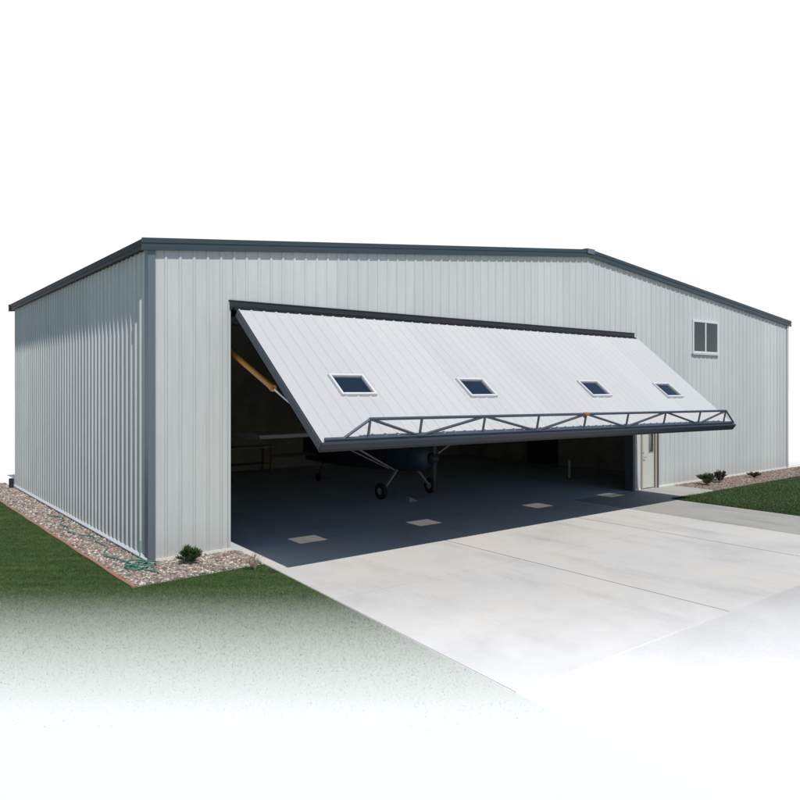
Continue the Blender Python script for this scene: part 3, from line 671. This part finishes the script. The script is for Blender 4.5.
bm = bmesh.new(); tube(bm, [(-.04,-4.3,.12),(.04,-4.3,.12)], .12, 16); tw_ = obj('tail_wheel', bm, M['rubber'], ap)
bm = bmesh.new(); bar(bm, (0,-4.3,.14), (0,-4.0,.68), .04, .04); obj('gear_leg', bm, M['steel'], ap)
bm = bmesh.new(); prism(bm, [(0,0),(.30,0),(.0,.14)], (1,0,0), (0,0,1), (0,0,0), (0,.14,0)); o = obj('wheel_chock', bm, M['tan'], loc=(2.556*H, .80*H, .004)); tag(o, 'small brown wedge chock on the floor in front of the aeroplane', 'chock')

# workbench along the back wall with things on it
wb = thing('workbench', 'long wooden workbench against the back wall seen past the left jamb', 'workbench', (2.35*H, D-T-.42, .004))
bm = bmesh.new(); box(bm, (-1.3,-.35,.86), (1.3,.35,.92), bev=.006); obj('bench_top', bm, M['planewhite'], wb)
for sx in (-1.2, 1.2):
    for sy in (-.3, .3): bm = bmesh.new(); box(bm, (sx-.04, sy-.04, 0), (sx+.04, sy+.04, .86)); obj('leg', bm, M['wood'], wb)
bm = bmesh.new(); box(bm, (-1.2,-.3,.25), (1.2,.3,.28)); obj('shelf', bm, M['wood'], wb)
tb = thing('tool_box', 'red metal tool box on the workbench', 'tool box', (2.08*H, D-T-.42, .924)); 
bm = bmesh.new(); box(bm, (-.28,-.14,0), (.28,.14,.20), bev=.008); obj('case', bm, M['red'], tb)
bm = bmesh.new(); box(bm, (-.29,-.15,.202), (.29,.15,.27), bev=.01); obj('lid', bm, M['red'], tb)
bm = bmesh.new(); tube(bm, [(-.12,0,.27),(-.10,0,.32),(.10,0,.32),(.12,0,.27)], .01, 8); obj('handle', bm, M['chrome'], tb)
cb = thing('tall_cabinet', 'tall dark cabinet against the partition at the right inside the hangar', 'cabinet', (6.05*H-.32, 2.2*H, .004))
bm = bmesh.new(); box(bm, (-.30,-.55,.06), (.30,.55,2.05), bev=.008); obj('body', bm, M['brown'], cb)
for s in (-1, 1):
    bm = bmesh.new(); box(bm, (-.318, min(s*.01, s*.53), .10), (-.302, max(s*.01, s*.53), 2.0), bev=.003); d0 = obj('door', bm, M['brown'], cb)
    bm = bmesh.new(); tube(bm, [(-.34, s*.06, .95), (-.34, s*.06, 1.15)], .01, 8); obj('handle', bm, M['chrome'], d0)
# office chairs seen faintly far inside
def chair(x, y, rz, label):
    r = thing('folding_chair', label, 'chair', (x, y, .004), rz, 'chairs at the back of the hangar')
    bm = bmesh.new(); box(bm, (-.21,-.20,.43), (.21,.20,.46), bev=.008); obj('seat', bm, M['planewhite'], r)
    bm = bmesh.new(); box(bm, (-.21,.19,.62), (.21,.215,.88), bev=.008); obj('backrest', bm, M['planewhite'], r)
    for sx in (-.20, .20):
        bm = bmesh.new(); tube(bm, [(sx,-.24,0),(sx,.20,.88)], .012, 8); obj('leg', bm, M['steel'], r)
        bm = bmesh.new(); tube(bm, [(sx,.26,0),(sx,-.12,.44)], .012, 8); obj('leg', bm, M['steel'], r)
chair(4.35*H, 3.1*H, .5, 'white folding chair at the back, left of its pair'); chair(4.72*H, 3.05*H, -.2, 'white folding chair at the back, right of its pair')
bl_ = thing('safety_bollard', 'pale floor post standing inside near the right jamb', 'bollard', (5.0*H, 1.0*H, .004))
bm = bmesh.new(); tube(bm, [(0,0,0),(0,0,.62)], .045, 14); obj('post', bm, M['planewhite'], bl_); bm = bmesh.new(); tube(bm, [(0,0,.0),(0,0,.02)], .11, 16); obj('base_plate', bm, M['steel_dark'], bl_)

# ------------------------------------------------------------------ light, sky, camera
w = bpy.data.worlds.new('World'); scene.world = w; w.use_nodes = True; nt = w.node_tree; nt.nodes.clear()
sky = nt.nodes.new('ShaderNodeTexSky'); sky.sky_type = 'NISHITA'; sky.sun_disc = False
sky.sun_elevation = math.asin(SUN.z); sky.sun_rotation = math.atan2(SUN.x, SUN.y) % (2*math.pi); sky.air_density = 1.0; sky.dust_density = .2; sky.ozone_density = 2.0
bg1 = nt.nodes.new('ShaderNodeBackground'); bg1.inputs[1].default_value = .10; nt.links.new(sky.outputs[0], bg1.inputs[0])
# white sky cone added round the view direction, kept narrow to limit fill
bg2 = nt.nodes.new('ShaderNodeBackground'); bg2.inputs[0].default_value = (1,1,1,1); bg2.inputs[1].default_value = 1.02
tc = nt.nodes.new('ShaderNodeTexCoord'); dt = nt.nodes.new('ShaderNodeVectorMath'); dt.operation = 'DOT_PRODUCT'
Fv = Vector((FWD.x, FWD.y, .16)).normalized(); dt.inputs[1].default_value = Fv; nt.links.new(tc.outputs['Generated'], dt.inputs[0])
mr = nt.nodes.new('ShaderNodeMapRange'); mr.interpolation_type = 'SMOOTHSTEP'; mr.inputs[1].default_value = .70; mr.inputs[2].default_value = .84; nt.links.new(dt.outputs['Value'], mr.inputs[0])
mx = nt.nodes.new('ShaderNodeMixShader'); nt.links.new(mr.outputs[0], mx.inputs[0]); nt.links.new(bg1.outputs[0], mx.inputs[1]); nt.links.new(bg2.outputs[0], mx.inputs[2])
out = nt.nodes.new('ShaderNodeOutputWorld'); nt.links.new(mx.outputs[0], out.inputs[0])
sl = bpy.data.lights.new('sun', 'SUN'); sl.energy = 4.0; sl.angle = math.radians(.53); sl.color = (1, .955, .89)
so = bpy.data.objects.new('sun', sl); COL.objects.link(so); so.location = (0, -20, 30); so.rotation_euler = SUN.to_track_quat('Z', 'Y').to_euler()
cam = bpy.data.cameras.new('camera'); co = bpy.data.objects.new('camera', cam); COL.objects.link(co); co.location = CAM
co.rotation_euler = (math.pi/2, 0, -math.atan2(FWD.x, FWD.y)); cam.sensor_width = 36; cam.lens = 716/800*36; cam.shift_y = -11/800; cam.clip_end = 4000
scene.camera = co
vs = scene.view_settings; vs.view_transform = 'Standard'; vs.look = 'None'; vs.exposure = 0; vs.gamma = 1; vs.use_curve_mapping = False
scene.render.engine = 'CYCLES'
